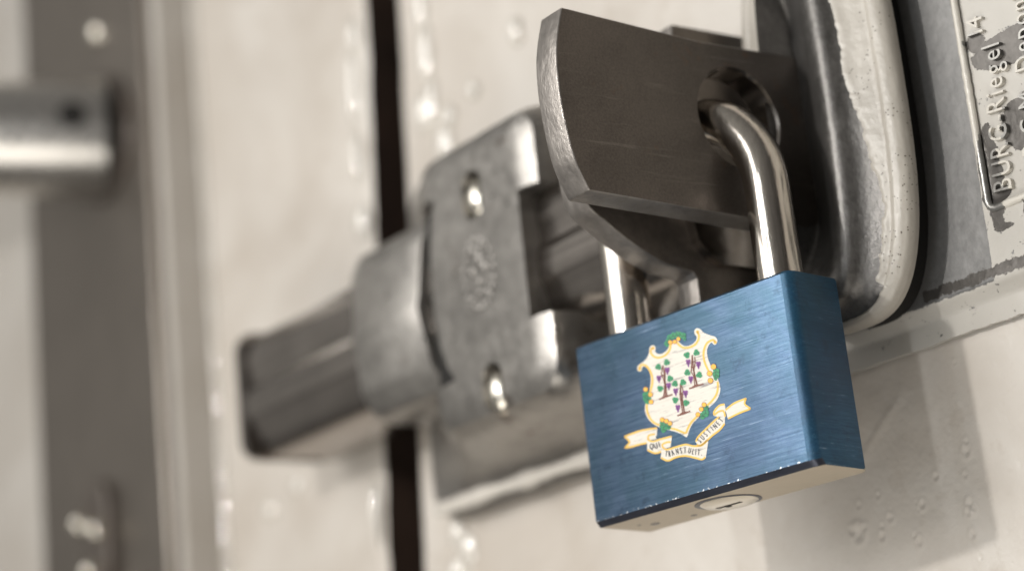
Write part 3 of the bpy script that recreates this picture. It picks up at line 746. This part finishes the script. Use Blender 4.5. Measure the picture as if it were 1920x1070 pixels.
def clusters(green, gold, sz):
    mb = MB()
    for u, v_, r in green:
        for k_ in range(6):
            a = k_*1.05+random.random(); disc(mb, u+r*0.6*math.cos(a), v_+r*0.9*math.sin(a), r*0.52, 2+0.1*k_, 0, 1, 1.2, a)
        disc(mb, u, v_, r*0.8, 2, 0)
        for k_ in range(3): a = k_*2.1+.4; stroke(mb, [(u, v_), (u+r*math.cos(a), v_+r*math.sin(a))], 3, 2.8, 3)
    for u, v_ in gold:
        disc(mb, u, v_, sz+3, 3, 1); disc(mb, u, v_, sz, 3.4, 2)
    return mb.build('fruit_cluster', [M['p_green'], M['p_brown'], M['p_orange'], M['p_black']], body, None)
clusters([(385, 168, 17), (405, 128, 18), (430, 112, 18), (455, 105, 18), (480, 106, 18), (505, 112, 17), (512, 135, 10), (395, 148, 15)], [(442, 155), (468, 135), (410, 158)], 13)
clusters([(238, 535, 24), (248, 568, 24), (236, 560, 20)], [(233, 495), (269, 532), (273, 585)], 15)
clusters([(738, 368, 22), (738, 392, 22), (736, 412, 14)], [(720, 333), (692, 382), (698, 433)], 18)
clusters([(352, 748, 20), (378, 755, 24), (362, 782, 18), (400, 765, 14)], [(352, 712), (382, 722), (408, 738)], 15)
clusters([(650, 640, 20), (662, 665, 22), (640, 685, 18), (672, 625, 12)], [(652, 605), (632, 637), (608, 675)], 15)
def vine(ground, sticks, grapes, leaves):
    mb = MB()
    stroke(mb, ground, 11, 2, 0)
    disc(mb, (ground[0][0]+ground[-1][0])/2, (ground[0][1]+ground[-1][1])/2-4, 30, 1.9, 0, 1, .25, -0.28)
    for st in sticks: stroke(mb, st, 8, 2.1, 0)
    for u, v_ in leaves: leafc(mb, u, v_, 21, 2.5, 1, random.random()*2)
    for u, v_ in leaves: stroke(mb, [(u-9, v_+8), (u+8, v_-8)], 3, 3.3, 3)
    for u, v_ in grapes:
        for du, dv, r in ((-8, -14, 10), (8, -15, 10), (-5, 2, 10), (6, 0, 10), (1, 14, 8), (2, 25, 5)): disc(mb, u+du, v_+dv, r, 2.6, 2)
        stroke(mb, [(u-3, v_-8), (u+2, v_+14)], 2.5, 3.4, 3)
    return mb.build('grapevine', [M['p_brown'], M['p_green'], M['p_purple'], M['p_black']], body, None)
vine([(328, 568), (375, 550), (426, 531)], [[(375, 545), (372, 480), (368, 400), (357, 322)], [(362, 545), (372, 470), (360, 420), (345, 385), (357, 322)], [(385, 535), (372, 430), (372, 340)], [(348, 390), (378, 408)], [(362, 470), (384, 480)]],
     [(388, 362), (328, 420), (398, 472)], [(385, 302), (324, 335), (408, 418), (338, 490)])
vine([(545, 490), (600, 472), (648, 455)], [[(600, 462), (575, 360), (568, 250)], [(586, 470), (578, 400), (560, 370), (566, 250)], [(603, 462), (578, 360), (588, 300), (585, 262)], [(560, 340), (590, 330)], [(560, 300), (590, 296)]],
     [(538, 305), (611, 320), (556, 425)], [(528, 250), (597, 233), (532, 375), (617, 392)])
vine([(460, 684), (505, 670), (553, 651)], [[(510, 662), (490, 560), (480, 455)], [(498, 668), (488, 600), (478, 530), (484, 455)], [(512, 655), (495, 560), (500, 500), (486, 458)], [(476, 530), (500, 524)], [(480, 575), (500, 566)]],
     [(448, 512), (519, 527), (464, 630)], [(443, 455), (501, 445), (446, 572), (524, 592)])
# ribbon
mb = MB(); mg = MB()
RB = [[(78, 832), (130, 812), (195, 790), (255, 778), (316, 770), (312, 828), (255, 838), (244, 880), (190, 893), (130, 910), (82, 918), (118, 872)],
      [(243, 812), (300, 815), (310, 850), (250, 860)],
      [(243, 848), (280, 866), (340, 852), (422, 828), (412, 905), (352, 918), (345, 945), (300, 957), (243, 932)],
      [(350, 880), (395, 862), (414, 868), (408, 908), (372, 918), (352, 905)],
      [(350, 905), (372, 922), (400, 922), (450, 908), (520, 888), (580, 900), (632, 890), (684, 850), (664, 982), (636, 1000), (592, 990), (520, 975), (450, 985), (392, 1010), (340, 988)],
      [(590, 872), (614, 826), (680, 760), (740, 700), (802, 688), (800, 740), (762, 790), (705, 832), (655, 882), (620, 905)],
      [(722, 652), (758, 608), (800, 598), (806, 640), (800, 690), (752, 692), (720, 684)],
      [(804, 640), (868, 590), (958, 556), (944, 600), (988, 634), (905, 668), (822, 708)]]
GO = [[(80, 834), (130, 814), (195, 792), (255, 780), (314, 772)], [(82, 914), (130, 906), (190, 889), (240, 878)], [(82, 832), (118, 872), (84, 914)],
      [(246, 850), (280, 868), (340, 852), (418, 832)], [(246, 928), (300, 952), (344, 940)], [(300, 816), (262, 822), (250, 838), (252, 856)],
      [(352, 905), (356, 886), (392, 872), (412, 874)], [(352, 905), (376, 924), (404, 922), (450, 908), (520, 890), (580, 902), (632, 892), (678, 856)],
      [(344, 984), (392, 1005), (450, 981), (520, 971), (592, 986), (636, 996), (660, 980)],
      [(594, 868), (614, 830), (680, 764), (740, 706), (762, 692)], [(652, 884), (705, 830), (762, 786), (798, 740)], [(725, 680), (724, 654), (760, 612), (798, 602)], [(725, 680), (755, 655), (790, 650), (803, 690)],
      [(806, 642), (868, 594), (954, 560)], [(952, 562), (942, 600), (984, 632)], [(984, 634), (905, 664), (824, 704)], [(600, 890), (622, 900), (650, 886)]]
for i, p in enumerate(RB): fill(mb, p, 0.2+0.12*i)
mb.build('ribbon', M['p_white'], body, None)
for g_ in GO: stroke(mg, catmull(g_, 4), 13, 1.6)
mg.build('ribbon_border', M['p_gold'], body, None)
mb = MB()
def on_path(txt, pts, size, wide=0.62):
    path = catmull(pts, 10); L = [0]
    for a, b_ in zip(path, path[1:]): L.append(L[-1]+math.dist(a, b_))
    ws = [glyph(ch)[2] if ch != ' ' else 0.3 for ch in txt]; total = sum(ws)*size*wide; gap = (L[-1]-total)/max(1, len(txt)-1); cur = 0
    for ch, wd in zip(txt, ws):
        mid = cur+wd*size*wide/2; i = max(j for j in range(len(L)) if L[j] <= mid+1e-6); i = min(i, len(path)-2)
        t = (mid-L[i])/(L[i+1]-L[i]); px, py = path[i][0]+(path[i+1][0]-path[i][0])*t, path[i][1]+(path[i+1][1]-path[i][1])*t
        d = Vector((path[i+1][0]-path[i][0], path[i+1][1]-path[i][1])).normalized()
        vs, fs, _ = glyph(ch)
        for rep in (-1.3, 0, 1.3):          # bold: two slightly shifted copies
            P3 = []
            for u, v_ in vs:
                a = (u-wd/2)*size*wide+rep; h_ = v_*size; P3.append(E(px+d.x*a+d.y*h_, py+d.y*a-d.x*h_, 2.5+0.15*rep))
            mb.add(P3, fs)
        cur += wd*size*wide+gap
on_path('QUI', [(262, 922), (300, 922), (340, 908)], 58, 0.62)
on_path('TRANSTULIT.', [(372, 974), (410, 976), (450, 962), (520, 950), (580, 962), (636, 968)], 60, 0.43)
on_path('SUSTINET', [(628, 880), (665, 842), (710, 798), (752, 765), (792, 720)], 56, 0.5)
mb.build('motto', M['p_black'], body, None)
